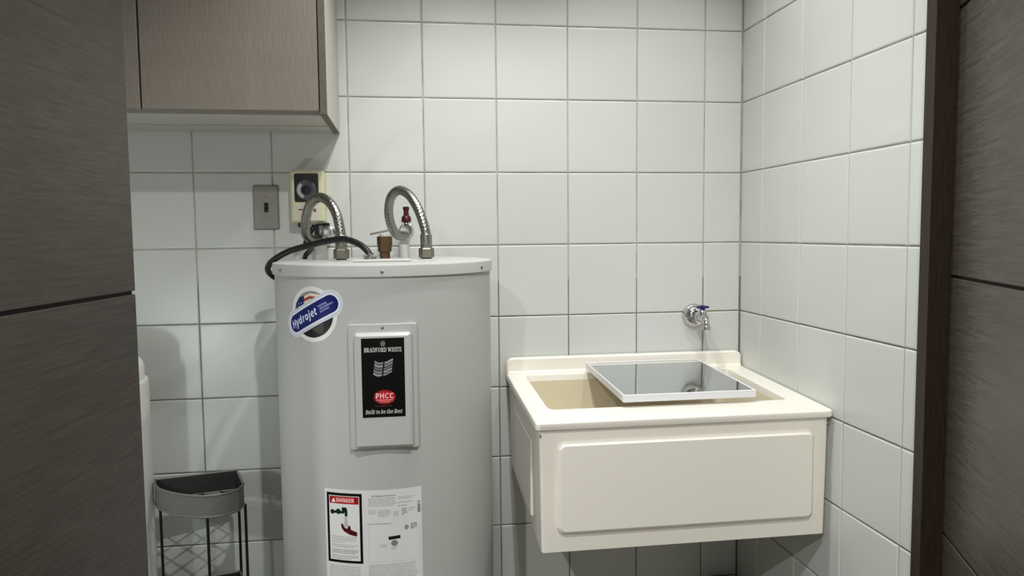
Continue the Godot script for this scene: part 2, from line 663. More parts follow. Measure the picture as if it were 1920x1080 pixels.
func cabinet() -> void:
	var t := thing("wall_cabinet", "taupe wooden wall cabinet above the light switch, left of the tiles", "cabinet")
	var x0 := -1.91
	var x1 := -1.134
	var f := 0.318
	var y := 1.503
	var side := MB.new()
	side.box(Vector3(x1 - 0.008, (y + 2.28) / 2, f / 2 + 0.001), Vector3(0.016, 2.28 - y, f - 0.002), 0.001)
	put("side_panel", side.mesh(M.cab_side), t)
	var edge := MB.new()
	edge.box(Vector3(x1 - 0.008, y - 0.0008, f / 2 + 0.001), Vector3(0.0155, 0.0012, f - 0.003), 0.0003)
	edge.box(Vector3(x1 - 0.008, (y + 2.28) / 2, f + 0.0004), Vector3(0.0155, 2.28 - y, 0.0010), 0.0003)
	put("edge_strip", edge.mesh(M.cab_edge), t)
	var side2 := MB.new()
	side2.box(Vector3(x0 + 0.008, (y + 2.28) / 2, f / 2 + 0.001), Vector3(0.016, 2.28 - y, f - 0.002), 0.001)
	put("side_panel", side2.mesh(M.cab_side), t)
	var bot := MB.new()
	bot.box(Vector3((x0 + x1) / 2, y + 0.0095, 0.208), Vector3(x1 - x0 - 0.034, 0.016, 0.160), 0.001)
	put("bottom_panel", bot.mesh(M.cab_side), t)
	var rail := MB.new()
	rail.box(Vector3((x0 + x1) / 2, y + 0.0105, 0.057), Vector3(x1 - x0 - 0.034, 0.018, 0.108), 0.001)
	put("back_rail", rail.mesh(M.cab_side), t)
	var back := MB.new()
	back.box(Vector3((x0 + x1) / 2, (y + 2.28) / 2 + 0.02, 0.006), Vector3(x1 - x0 - 0.034, 2.24 - y, 0.008), 0.001)
	back.box(Vector3((x0 + x1) / 2, 2.27, 0.15), Vector3(x1 - x0 - 0.034, 0.016, 0.28), 0.001)
	put("carcass", back.mesh(M.cab_side), t)
	for s in [[-1.5275, -1.1525], [-1.892, -1.5315]]:
		var d := MB.new()
		d.box(Vector3((s[0] + s[1]) / 2, (y + 2.26) / 2 + 0.005, f - 0.009), Vector3(s[1] - s[0], 2.26 - y - 0.006, 0.018), 0.0012)
		put("door", d.mesh(M.cab_door), t)


func heater() -> void:
	var c := Vector3(-1.0165, 0, 0.265)
	const R := 0.25
	var t := thing("water_heater", "tall grey cylindrical water heater with stickers standing against the tiled wall", "water heater", c)
	var b := MB.new()
	b.lathe([[0.0, 0.03], [0.242, 0.03], [R - 0.002, 0.034], [R, 0.04], [R, 1.1], [R, 1.15], [0.0, 1.15]], 96)
	put("body", b.mesh(M.enamel, 0.9), t)
	var base := MB.new()
	base.lathe([[0.0, 0.0], [0.235, 0.0], [0.235, 0.031], [0.0, 0.031]], 64)
	put("base_ring", base.mesh(M.black), t)
	var lid := MB.new()
	lid.lathe([[R + 0.0002, 1.146], [R + 0.004, 1.146], [R + 0.0048, 1.1475], [R + 0.0048, 1.168], [R + 0.0035, 1.1708], [R - 0.003, 1.1722], [0.23, 1.1735], [0.0, 1.1745]], 96)
	put("top_lid", lid.mesh(M.lid, 0.9), t)
	for a in [-59.0, 0.4, 59.0]:
		var s := MB.new()
		var xf := Transform3D(Basis(Vector3.UP, deg_to_rad(a)), Vector3.ZERO) * Transform3D(Basis(Vector3.RIGHT, PI / 2), Vector3(0, 1.157, R + 0.0045))
		s.lathe([[0.0, 0.0], [0.0035, 0.0], [0.0035, 0.0015], [0.0018, 0.003], [0.0, 0.003]], 10, xf)
		put("screw", s.mesh(M.screw), t)
	# access cover in front
	var back := MB.new()
	back.prism(rrect(0.140, 0.262, 0.006), 0.0105, 0.0015, Transform3D(Basis(), Vector3(0.0, 0.919, 0.2415)))
	var plate := put("cover_plate", back.mesh(M.enamel), t)
	var cov := MB.new()
	cov.prism(rrect(0.1145, 0.238, 0.006), 0.019, 0.006, Transform3D(Basis(), Vector3(0.0005, 0.914, 0.2515)))
	put("access_cover", cov.mesh(mat(Color(0.73, 0.73, 0.72), 0.36)), t)
	var cs := MB.new()
	cs.lathe([[0.0, 0.0], [0.003, 0.0], [0.003, 0.0012], [0.0, 0.002]], 10, Transform3D(Basis(Vector3.RIGHT, PI / 2), Vector3(0.0, 1.0415, 0.252)))
	put("screw", cs.mesh(M.screw), t)
	# black label on the cover
	var lw := 0.0865
	var lh := 0.163
	var lab := MB.new()
	var lt := PackedVector3Array()
	var lu := PackedVector2Array()
	for q in [[0, 1, 2], [0, 2, 3]]:
		for k in q:
			var p = [Vector2(-1, -1), Vector2(1, -1), Vector2(1, 1), Vector2(-1, 1)][k]
			lt.append(Vector3(p.x * lw / 2 + 0.0005, 0.9415 + p.y * lh / 2, 0.2709))
			lu.append(Vector2((p.x + 1) / 2, (1 - p.y) / 2))
	for q in [[0, 2, 1], [0, 3, 2]]:
		for k in q:
			var p = [Vector2(-1, -1), Vector2(1, -1), Vector2(1, 1), Vector2(-1, 1)][k]
			lt.append(Vector3(p.x * lw / 2 + 0.0005, 0.9415 + p.y * lh / 2, 0.2704))
			lu.append(Vector2((p.x + 1) / 2, (1 - p.y) / 2))
	lab.tris(lt, lu)
	put("label_plate", lab.mesh(printed(cover_print(), 0.3)), t, Vector3.ZERO, "black label with white lettering and red oval badge")
	# sticker
	var cols := []
	var sa := Vector2(-0.2061, 1.0455)
	var sb := Vector2(-0.109, 1.0915)
	for i in 61:
		var s := lerpf(-0.2352, -0.0798, i / 60.0)
		var lo := 9.0
		var hi := -9.0
		var ax := Vector2(0.062, 0.0585)
		var ec := Vector2(-0.1555, 1.068)
		var k := (s - ec.x) / ax.x
		if absf(k) < 1.0:
			lo = ec.y - ax.y * sqrt(1 - k * k)
			hi = ec.y + ax.y * sqrt(1 - k * k)
		for m in 41:
			var pc := sa.lerp(sb, m / 40.0)
			var dx := s - pc.x
			if absf(dx) < 0.0292:
				var dy := sqrt(0.0292 * 0.0292 - dx * dx)
				lo = minf(lo, pc.y - dy)
				hi = maxf(hi, pc.y + dy)
		if hi > lo:
			cols.append([s, lo, hi])
	var sm := wrapped(cols, R + 0.0001, 0.0004, -0.24, -0.075, 1.0, 1.135)
	var so := put("sticker", sm, t, Vector3.ZERO, "rounded white-edged sticker with a blue banner across it")
	so.material_override = printed(sticker_print(), 0.35)
	# big printed sheet low on the front
	cols = []
	for i in 31:
		cols.append([lerpf(-0.1355, 0.0742, i / 30.0), 0.40, 0.7005])
	var sh := put("warning_sheet", wrapped(cols, R + 0.0001, 0.0004, -0.1355, 0.0742, 0.40, 0.7005), t, Vector3.ZERO, "white printed sheet with a black framed warning")
	sh.material_override = printed(sheet_print(), 0.5)
	# fittings on the lid
	for x in [-0.0995, 0.0995]:
		var nip := MB.new()
		nip.lathe([[0.0, 1.174], [0.0125, 1.174], [0.0125, 1.179], [0.0, 1.179]], 20, Transform3D(Basis(), Vector3(x, 0, 0)))
		put("pipe_nipple", nip.mesh(M.brass), t)
	var stub := MB.new()
	stub.lathe([[0.0, 1.174], [0.0135, 1.174], [0.0135, 1.205], [0.012, 1.207], [0.0, 1.207]], 20, Transform3D(Basis(), Vector3(0.047, 0, -0.07)))
	put("plastic_stub", stub.mesh(mat(Color(0.72, 0.72, 0.70), 0.5)), t)
	var boot := MB.new()
	boot.lathe([[0.0, 1.174], [0.019, 1.174], [0.019, 1.182], [0.0155, 1.19], [0.0155, 1.206], [0.0, 1.208]], 20, Transform3D(Basis(), Vector3(-0.155, 0, -0.07)))
	put("plastic_stub", boot.mesh(mat(Color(0.66, 0.66, 0.64), 0.55)), t)
	var rv := MB.new()
	var rx := Transform3D(Basis(), Vector3(0.0, 0, -0.055))
	rv.lathe([[0.0, 1.174], [0.0125, 1.174], [0.0125, 1.19], [0.0165, 1.192], [0.0165, 1.202], [0.0185, 1.21], [0.0185, 1.228], [0.0, 1.228]], 6, rx)
	var body := put("relief_valve", rv.mesh(M.brass, 0.9), t)
	var cp := MB.new()
	cp.lathe([[0.0, 1.2282], [0.0135, 1.2282], [0.0135, 1.2325], [0.006, 1.235], [0.0, 1.235]], 20, rx)
	put("cap", cp.mesh(M.lid), body)
	var lev := MB.new()
	lev.box(Vector3.ZERO, Vector3(0.052, 0.005, 0.014), 0.0015, Transform3D(Basis(Vector3.BACK, 0.2), Vector3(-0.010, 1.2385, -0.055)))
	put("lever", lev.mesh(M.steel), body)
	# wiring plate on the lid
	var jp := MB.new()
	jp.box(Vector3(0.0, 1.1765, 0.135), Vector3(0.122, 0.005, 0.07), 0.0012)
	put("wiring_plate", jp.mesh(M.lid), t)
	var cl := MB.new()
	cl.lathe([[0.0, 1.179], [0.0135, 1.179], [0.0135, 1.185], [0.009, 1.187], [0.009, 1.192], [0.0, 1.192]], 18, Transform3D(Basis(), Vector3(-0.0265, 0, 0.122)))
	cl.box(Vector3(-0.0265, 1.186, 0.122), Vector3(0.034, 0.006, 0.012), 0.001)
	put("cable_clamp", cl.mesh(M.steel), t)


func cover_print() -> Print:
	var p := Print.new(384, 724, Color(0.012, 0.012, 0.014))
	var white := Color(0.86, 0.86, 0.86)
	var grey := Color(0.5, 0.5, 0.52)
	# small crest
	p.rect(176, 34, 34, 5, grey)
	p.poly(PackedVector2Array([Vector2(170, 42), Vector2(216, 42), Vector2(208, 74), Vector2(178, 74)]), grey)
	for k in 3:
		p.rect(180 + k * 11, 24, 5, 16, grey)
		p.rect(181 + k * 10, 48, 3, 20, Color(0.05, 0.05, 0.05))
	p.text("BRADFORD WHITE", font(true, true), Vector2(192, 106), Vector2(336, 40), white)
	# waving two-part flag in grey stripes
	for half in 2:
		for s in 5:
			var top := PackedVector2Array()
			var low := PackedVector2Array()
			for k in 9:
				var u := k / 8.0
				var x := (118.0 if half == 0 else 206.0) + u * 76.0 - s * 3.5
				var y := (200.0 if half == 0 else 206.0) + s * 27.0 + sin(u * 3.6 + half * 1.2) * 11.0 + u * (22.0 if half == 0 else -6.0)
				top.append(Vector2(x, y))
				low.append(Vector2(x - 2, y + 20))
			low.reverse()
			top.append_array(low)
			p.poly(top, Color(0.42, 0.42, 0.43).lerp(Color(0.62, 0.62, 0.62), 0.5 + 0.5 * sin(s * 2.1 + half)))
	p.ellipse(Vector2(200, 540), Vector2(98, 66), Color(0.72, 0.13, 0.18))
	p.ellipse(Vector2(200, 540), Vector2(92, 60), Color(0.05, 0.02, 0.02))
	p.ellipse(Vector2(200, 540), Vector2(88, 56), Color(0.72, 0.13, 0.18))
	p.text("PHCC", font(true), Vector2(200, 528), Vector2(160, 50), Color(0.96, 0.78, 0.78))
	p.rect(126, 562, 148, 10, Color(0.9, 0.55, 0.56))
	p.rect(150, 580, 96, 7, Color(0.9, 0.55, 0.56))
	p.words(seeded(4), 112, 618, 180, 1, 8, 7, Color(0.6, 0.35, 0.36))
	p.text("Built to be the Best", font(true, true, true), Vector2(192, 672), Vector2(330, 40), Color(0.8, 0.8, 0.8), 0.0, 0.15)
	return p


func seeded(n: int) -> RandomNumberGenerator:
	var r := RandomNumberGenerator.new()
	r.seed = n
	return r


func sticker_print() -> Print:
	# 0.165 m by 0.135 m
	var p := Print.new(660, 540, Color(0.88, 0.88, 0.86))
	var at := func(s: float, y: float) -> Vector2: return Vector2((s + 0.24) / 0.165 * 660.0, (1.135 - y) / 0.135 * 540.0)
	var k := 4000.0
	var ec: Vector2 = at.call(-0.1555, 1.068)
	var a: Vector2 = at.call(-0.2061, 1.0455)
	var b: Vector2 = at.call(-0.109, 1.0915)
	var dir := (b - a).normalized()
	var nor := Vector2(-dir.y, dir.x)
	var ang := dir.angle()
	# upper part: flag on grey
	p.ellipse(ec, Vector2(0.0525, 0.049) * k, Color(0.55, 0.56, 0.57))
	var f: Vector2 = at.call(-0.185, 1.082)
	p.poly(PackedVector2Array([at.call(-0.2055, 1.060), at.call(-0.2025, 1.088), at.call(-0.190, 1.1025), at.call(-0.176, 1.1065), at.call(-0.176, 1.075)]), Color(0.07, 0.13, 0.36))
	for i in 9:
		var q := f + Vector2((i % 3) * 32.0 - 34.0, (i / 3) * 26.0 - 26.0 - (i % 3) * 8.0)
		p.ellipse(q, Vector2(6, 6), Color(0.75, 0.8, 0.88))
	for i in 5:
		var o := i * 0.0058
		p.poly(PackedVector2Array([at.call(-0.177, 1.1055 - o), at.call(-0.160, 1.112 - o), at.call(-0.135, 1.110 - o), at.call(-0.123, 1.1045 - o), at.call(-0.123, 1.0995 - o), at.call(-0.135, 1.1045 - o), at.call(-0.160, 1.1065 - o), at.call(-0.177, 1.0995 - o)]), Color(0.62, 0.24, 0.18) if i % 2 else Color(0.92, 0.80, 0.74))
	# lower part: black with pale lines
	var low := PackedVector2Array()
	for i in 41:
		var an := PI * i / 40.0 + ang
		low.append(ec + Vector2(cos(an) * 0.0525, sin(an) * 0.049) * k)
	p.poly(low, Color(0.02, 0.02, 0.02))
	# banner
	var wide := 0.0275 * k
	for band in [[wide, Color(0.78, 0.80, 0.86)], [wide * 0.80, Color(0.9, 0.9, 0.92)], [0.0185 * k, Color(0.05, 0.08, 0.38)]]:
		var pill := PackedVector2Array()
		for i in 21:
			pill.append(b + dir.rotated(-PI / 2 + PI * i / 20.0) * band[0])
		for i in 21:
			pill.append(a + dir.rotated(PI / 2 + PI * i / 20.0) * band[0])
		p.poly(pill, band[1])
	p.text("Hydrojet", font(true, false, true), a.lerp(b, 0.27) + nor * 4.0, Vector2(320, 92), Color(0.85, 0.9, 0.97), ang, 0.18)
	p.text("TOTAL", font(true), a.lerp(b, 0.83) - nor * 26.0, Vector2(100, 17), Color(0.7, 0.78, 0.92), ang)
	p.text("PERFORMANCE", font(true), a.lerp(b, 0.90) - nor * 2.0, Vector2(140, 15), Color(0.7, 0.78, 0.92), ang)
	p.text("SYSTEM", font(true), a.lerp(b, 0.83) + nor * 21.0, Vector2(95, 15), Color(0.7, 0.78, 0.92), ang)
	for i in 5:
		var mid := ec + nor * (0.026 * k + i * 16.0) + dir * 10.0
		var half := 78.0 - i * 13.0
		var l := mid - dir * half
		var r := mid + dir * half
		p.poly(PackedVector2Array([l - nor * 1.6, r - nor * 1.6, r + nor * 1.6, l + nor * 1.6]), Color(0.62, 0.60, 0.42) if i % 2 == 0 else Color(0.6, 0.6, 0.58))
	return p


func sheet_print() -> Print:
	# 0.21 m by 0.30 m: 8 pixels to 2 mm
	var p := Print.new(839, 1202, Color(0.86, 0.86, 0.86))
	var k := 4000.0
	var ink := Color(0.32, 0.32, 0.33)
	var pale := Color(0.58, 0.58, 0.59)
	var rng := seeded(17)
	# warning panel
	p.rect(20, 30, 0.0795 * k, 0.1505 * k, Color(0.02, 0.02, 0.02))
	p.rect(42, 54, 274, 556, Color(0.88, 0.88, 0.87))
	p.rect(48, 60, 262, 62, Color(0.62, 0.08, 0.10))
	p.rect(92, 68, 180, 46, Color(0.74, 0.26, 0.27))
	p.poly(PackedVector2Array([Vector2(64, 112), Vector2(84, 74), Vector2(104, 112)]), Color(0.95, 0.9, 0.9))
	p.text("DANGER", font(true), Vector2(192, 91), Vector2(158, 32), Color(0.96, 0.84, 0.84))
	# tap in dark green, water, red hand
	var green := Color(0.03, 0.16, 0.12)
	p.ellipse(Vector2(72, 196), Vector2(20, 20), green)
	p.rect(72, 184, 110, 22, green)
	p.ellipse(Vector2(128, 190), Vector2(22, 24), green)
	p.rect(160, 152, 44, 44, green)
	p.rect(186, 168, 24, 60, green)
	p.poly(PackedVector2Array([Vector2(186, 230), Vector2(206, 230), Vector2(216, 320), Vector2(178, 320)]), Color(0.72, 0.73, 0.72))
	p.poly(PackedVector2Array([Vector2(150, 296), Vector2(164, 290), Vector2(182, 326), Vector2(206, 336), Vector2(220, 304), Vector2(232, 312), Vector2(238, 342), Vector2(292, 362), Vector2(290, 398), Vector2(226, 384), Vector2(176, 358), Vector2(154, 330)]), Color(0.30, 0.05, 0.08))
	p.words(rng, 60, 402, 244, 4, 16, 10, pale)
	p.words(rng, 60, 474, 244, 2, 15, 10, pale)
	p.words(rng, 60, 516, 244, 3, 13, 10, Color(0.45, 0.45, 0.46))
	p.words(rng, 60, 566, 244, 3, 13, 10, pale)
	# plate of ratings
	p.rect(392, 38, 410, 3, Color(0.8, 0.8, 0.8))
	p.words(rng, 420, 46, 370, 1, 12, 12, Color(0.2, 0.2, 0.2))
	p.words(rng, 392, 66, 240, 6, 13, 10, pale)
	p.words(rng, 640, 66, 150, 2, 13, 9, pale)
	p.words(rng, 640, 112, 110, 2, 28, 8, ink)
	p.words(rng, 392, 168, 70, 3, 14, 10, pale)
	p.words(rng, 470, 170, 110, 5, 13, 10, pale)
	p.words(rng, 600, 186, 46, 4, 13, 10, pale)
	p.words(rng, 668, 164, 46, 5, 13, 10, ink)
	p.words(rng, 724, 162, 66, 3, 13, 9, pale)
	for i in 14:
		p.rect(802, 122 + i * 7, 26, rng.randi_range(2, 5), Color(0.1, 0.1, 0.1))
	p.words(rng, 380, 286, 330, 1, 12, 9, ink)
	p.ellipse(Vector2(706, 334), Vector2(18, 22), pale)
	p.words(rng, 742, 302, 56, 5, 11, 10, Color(0.25, 0.25, 0.25))
	p.poly(PackedVector2Array([Vector2(552, 404), Vector2(650, 396), Vector2(654, 424), Vector2(556, 432)]), Color(0.1, 0.1, 0.1))
	p.ellipse(Vector2(602, 462), Vector2(28, 26), Color(0.5, 0.5, 0.5))
	p.words(rng, 578, 494, 52, 2, 13, 10, pale)
	p.words(rng, 484, 470, 60, 2, 13, 9, pale)
	for q in [[388, 300, 2, 320], [822, 300, 2, 320], [388, 620, 436, 2]]:
		p.rect(q[0], q[1], q[2], q[3], Color(0.72, 0.72, 0.72))
	p.words(rng, 28, 660, 300, 28, 18, 11, pale)
	p.words(rng, 384, 640, 420, 30, 17, 11, pale)
	return p


func sink() -> void:
	var t := thing("utility_sink", "cream moulded wall-hung utility sink with a raised front panel, fixed in the tiled corner", "sink")
	var x0 := -0.695
	var x1 := -0.003
	var zb := 0.007
	var zf := 0.50
	var top := func(z: float) -> float: return 0.822 + (0.5 - z) * 0.04
	var low := func(z: float) -> float: return 0.524 + pow((0.5 - z) / 0.5, 1.0) * 0.058
	# loops from the hollow underside up the aprons, over the rim, down into the basin
	var ring := func(ax0: float, ax1: float, az0: float, az1: float, r: float, yy: Callable, dy: float) -> PackedVector3Array:
		var L := PackedVector3Array()
		for q in rrect(ax1 - ax0, az1 - az0, r, 6):
			var z: float = q.y + (az0 + az1) / 2
			L.append(Vector3(q.x + (ax0 + ax1) / 2, yy.call(z) + dy, z))
		return L
	var flat_low := func(z: float) -> float: return 0.0
	var mb := MB.new()
	var loops := []
	loops.append(ring.call(x0 + 0.020, x1 - 0.016, zb + 0.002, zf - 0.022, 0.006, low, 0.10))
	loops.append(ring.call(x0 + 0.018, x1 - 0.014, zb + 0.002, zf - 0.019, 0.006, low, 0.003))
	loops.append(ring.call(x0 + 0.015, x1 - 0.012, zb + 0.002, zf - 0.016, 0.006, low, 0.0))
	loops.append(ring.call(x0 + 0.013, x1 - 0.010, zb + 0.002, zf - 0.014, 0.007, low, 0.002))
	loops.append(ring.call(x0 + 0.009, x1 - 0.007, zb + 0.001, zf - 0.010, 0.008, top, -0.020))
	loops.append(ring.call(x0 + 0.003, x1 - 0.002, zb, zf - 0.004, 0.009, top, -0.0175))
	loops.append(ring.call(x0, x1, zb, zf - 0.001, 0.010, top, -0.0155))
	loops.append(ring.call(x0, x1, zb, zf, 0.010, top, -0.004))
	loops.append(ring.call(x0 + 0.0015, x1 - 0.0015, zb + 0.001, zf - 0.0015, 0.010, top, -0.001))
	loops.append(ring.call(x0 + 0.004, x1 - 0.004, zb + 0.003, zf - 0.004, 0.009, top, 0.0))
	loops.append(ring.call(-0.649, -0.054, 0.038, 0.398, 0.022, top, 0.0))
	loops.append(ring.call(-0.6462, -0.0568, 0.0408, 0.3952, 0.022, top, -0.001))
	loops.append(ring.call(-0.645, -0.058, 0.042, 0.394, 0.022, top, -0.004))
	loops.append(ring.call(-0.643, -0.060, 0.044, 0.392, 0.022, top, -0.02))
	mb.loft(loops, true, false)
	put("apron_and_rim", mb.mesh(M.cream, 0.6), t)
	var deep := func(z: float) -> float: return 0.60
	var bowl := MB.new()
	var inner := []
	inner.append(ring.call(-0.6425, -0.0605, 0.0445, 0.3915, 0.022, top, -0.018))
	inner.append(ring.call(-0.634, -0.115, 0.052, 0.380, 0.030, deep, 0.02))
	inner.append(ring.call(-0.626, -0.128, 0.060, 0.371, 0.04, deep, 0.006))
	inner.append(ring.call(-0.609, -0.146, 0.077, 0.353, 0.04, deep, 0.0))
	inner.append(ring.call(-0.44, -0.36, 0.18, 0.26, 0.03, deep, -0.006))
	inner.append(ring.call(-0.44, -0.36, 0.18, 0.26, 0.03, deep, -0.010))
	inner.append(ring.call(-0.612, -0.143, 0.074, 0.356, 0.04, deep, -0.004))
	inner.append(ring.call(-0.63, -0.124, 0.056, 0.375, 0.04, deep, 0.003))
	inner.append(ring.call(-0.638, -0.111, 0.048, 0.384, 0.030, deep, 0.02))
	inner.append(ring.call(-0.6455, -0.0565, 0.041, 0.395, 0.022, top, -0.022))
	inner.append(inner[0])
	bowl.loft(inner, false, false)
	put("bowl", bowl.mesh(M.basin, 0.6), t)
	# upstand along the back wall
	var sp := MB.new()
	var out := PackedVector2Array()
	var h := 0.0425
	for q in rrect(0.692, 2 * h, 0.02, 6):
		if q.y >= 0.0:
			out.append(Vector2(q.x, q.y * 1.0))
	out.append(Vector2(-0.346, -0.006))
	out.append(Vector2(0.346, -0.006))
	sp.prism(out, 0.018, 0.004, Transform3D(Basis(), Vector3(-0.349, 0.8425, 0.005)))
	sp.tube([Vector3(-0.69, 0.8415, 0.024), Vector3(-0.008, 0.8415, 0.024)], 0.007, 14)
	put("splash_back", sp.mesh(M.cream), t)
	# raised panels on the aprons
	var fp := MB.new()
	fp.prism(rrect(0.600, 0.206, 0.018, 6), 0.017, 0.0075, Transform3D(Basis(), Vector3(-0.347, 0.673, zf - 0.0165)))
	put("front_panel", fp.mesh(M.cream), t)
	var sd := MB.new()
	var side_outline := PackedVector2Array([Vector2(0.375, 0.57), Vector2(0.382, 0.745), Vector2(0.375, 0.752), Vector2(0.07, 0.766), Vector2(0.062, 0.758), Vector2(0.062, 0.61), Vector2(0.075, 0.60)])
	sd.prism(side_outline, 0.0058, 0.003, Transform3D(Basis(Vector3.UP, -PI / 2), Vector3(x0 + 0.013, 0, 0)))
	put("side_panel", sd.mesh(M.cream), t)
	var dr := MB.new()
	dr.lathe([[0.0, 0.5945], [0.036, 0.5945], [0.036, 0.598], [0.03, 0.5995], [0.02, 0.5965], [0.0, 0.596]], 24, Transform3D(Basis(), Vector3(-0.40, 0, 0.22)))
	put("drain", dr.mesh(M.steel), t)
	for p in [Vector3(-0.684, 0.792, zf - 0.0085), Vector3(-0.012, 0.79, zf - 0.0085)]:
		var s := MB.new()
		s.lathe([[0.0, 0.0], [0.003, 0.0], [0.0025, 0.0015], [0.0, 0.002]], 10, Transform3D(Basis(Vector3.RIGHT, PI / 2), p))
		put("screw", s.mesh(mat(Color(0.6, 0.5, 0.42), 0.6)), t)
	# framed mirror panel lying over the basin
	var m := thing("mirror_panel", "framed mirror lying across the top of the cream sink", "mirror", Vector3(-0.311, 0.8382, 0.41))
	var tilt := Basis(Vector3.RIGHT, atan2(0.0142, 0.365))
	var w := 0.326
	var d := 0.366
	var fr := MB.new()
	for q in [[Vector3(0, 0.009, -0.0022), Vector3(w, 0.018, 0.0044)], [Vector3(0, 0.009, -d + 0.0022), Vector3(w, 0.018, 0.0044)], [Vector3(-w / 2 + 0.0022, 0.009, -d / 2), Vector3(0.0044, 0.018, d - 0.009)], [Vector3(w / 2 - 0.0022, 0.009, -d / 2), Vector3(0.0044, 0.018, d - 0.009)]]:
		fr.box(q[0], q[1], 0.0012, Transform3D(tilt))
	put("frame", fr.mesh(mat(Color(0.88, 0.88, 0.90), 0.35)), m)
	var gl := MB.new()
	gl.box(Vector3(0, 0.0145, -d / 2), Vector3(w - 0.009, 0.005, d - 0.009), 0.0005, Transform3D(tilt))
	put("mirror_glass", gl.mesh(mat(Color(0.83, 0.835, 0.85), 0.03, 1.0)), m)
	var bk := MB.new()
	bk.box(Vector3(0, 0.0055, -d / 2), Vector3(w - 0.009, 0.005, d - 0.009), 0.0005, Transform3D(tilt))
	put("backing_board", bk.mesh(mat(Color(0.55, 0.45, 0.33), 0.8)), m)
	tap()


func tap() -> void:
	var p := Vector3(-0.142, 0.9897, 0.0)
	var t := thing("wall_tap", "chrome wall tap with a blue cross handle above the sink", "tap", p)
	var out := Basis(Vector3.RIGHT, PI / 2)
	var ro := MB.new()
	ro.lathe([[0.0, 0.0], [0.035, 0.0005], [0.035, 0.006], [0.034, 0.012], [0.0305, 0.020], [0.024, 0.027], [0.016, 0.031], [0.0, 0.032]], 32, Transform3D(out, Vector3.ZERO))
	put("wall_rosette", ro.mesh(M.chrome), t)
	var b := MB.new()
	b.lathe([[0.0, 0.016], [0.0105, 0.016], [0.0105, 0.036], [0.0135, 0.039], [0.0135, 0.046], [0.011, 0.05], [0.0115, 0.086], [0.009, 0.09], [0.0, 0.091]], 20, Transform3D(out, Vector3.ZERO))
	b.lathe([[0.0, -0.002], [0.0125, -0.002], [0.0125, 0.012], [0.009, 0.018], [0.0, 0.018]], 16, Transform3D(Basis(), Vector3(0, 0.004, 0.068)))
	put("body", b.mesh(M.chrome), t)
	var s := MB.new()
	s.tube(smooth_path([Vector3(0, 0.002, 0.074), Vector3(0, -0.003, 0.088), Vector3(0, -0.013, 0.094), Vector3(0, -0.022, 0.095)], 4), 0.0088, 16)
	s.lathe([[0.0, -0.019], [0.0095, -0.019], [0.0118, -0.022], [0.0118, -0.030], [0.0102, -0.031], [0.0095, -0.0262], [0.0, -0.026]], 20, Transform3D(Basis(), Vector3(0, 0, 0.095)))
	var sp := put("spout", s.mesh(M.chrome), t)
	var mo := MB.new()
	mo.lathe([[0.0, -0.0285], [0.009, -0.0285], [0.009, -0.0275], [0.0, -0.0275]], 18, Transform3D(Basis(), Vector3(0, 0, 0.095)))
	put("mouth", mo.mesh(M.black), sp)
	var h := MB.new()
	h.box(Vector3(0, 0.030, 0.068), Vector3(0.036, 0.0065, 0.009), 0.002)
	h.box(Vector3(0, 0.030, 0.068), Vector3(0.009, 0.0065, 0.032), 0.002)
	h.lathe([[0.0, 0.02], [0.0062, 0.02], [0.0075, 0.026], [0.007, 0.035], [0.0, 0.036]], 16, Transform3D(Basis(), Vector3(0, 0, 0.068)))
	put("handle", h.mesh(mat(Color(0.10, 0.10, 0.36), 0.3)), t, Vector3.ZERO, "dark blue cross handle")


func hose(label: String, pts: Array) -> void:
	var t := thing("flexible_hose", label, "hose", Vector3.ZERO, "")
	var path := smooth_path(pts, 7)
	var mb := MB.new()
	mb.tube(path, 0.0115, 18, 60.0)
	put("braided_sleeve", mb.mesh(M.braid), t)
	var a: Vector3 = pts[0]
	var nut := MB.new()
	nut.lathe([[0.0, -0.004], [0.0175, -0.004], [0.0185, -0.002], [0.0185, 0.016], [0.0165, 0.019], [0.0135, 0.02], [0.0135, 0.030], [0.0, 0.030]], 6, Transform3D(Basis(), a))
	put("nut", nut.mesh(mat(Color(0.52, 0.51, 0.47), 0.4, 0.9), 0.9), t)
	var fer := MB.new()
	fer.lathe([[0.0, 0.028], [0.0138, 0.028], [0.0142, 0.030], [0.0142, 0.050], [0.0125, 0.052], [0.0, 0.052]], 20, Transform3D(Basis(), a))
	put("ferrule", fer.mesh(M.steel), t)


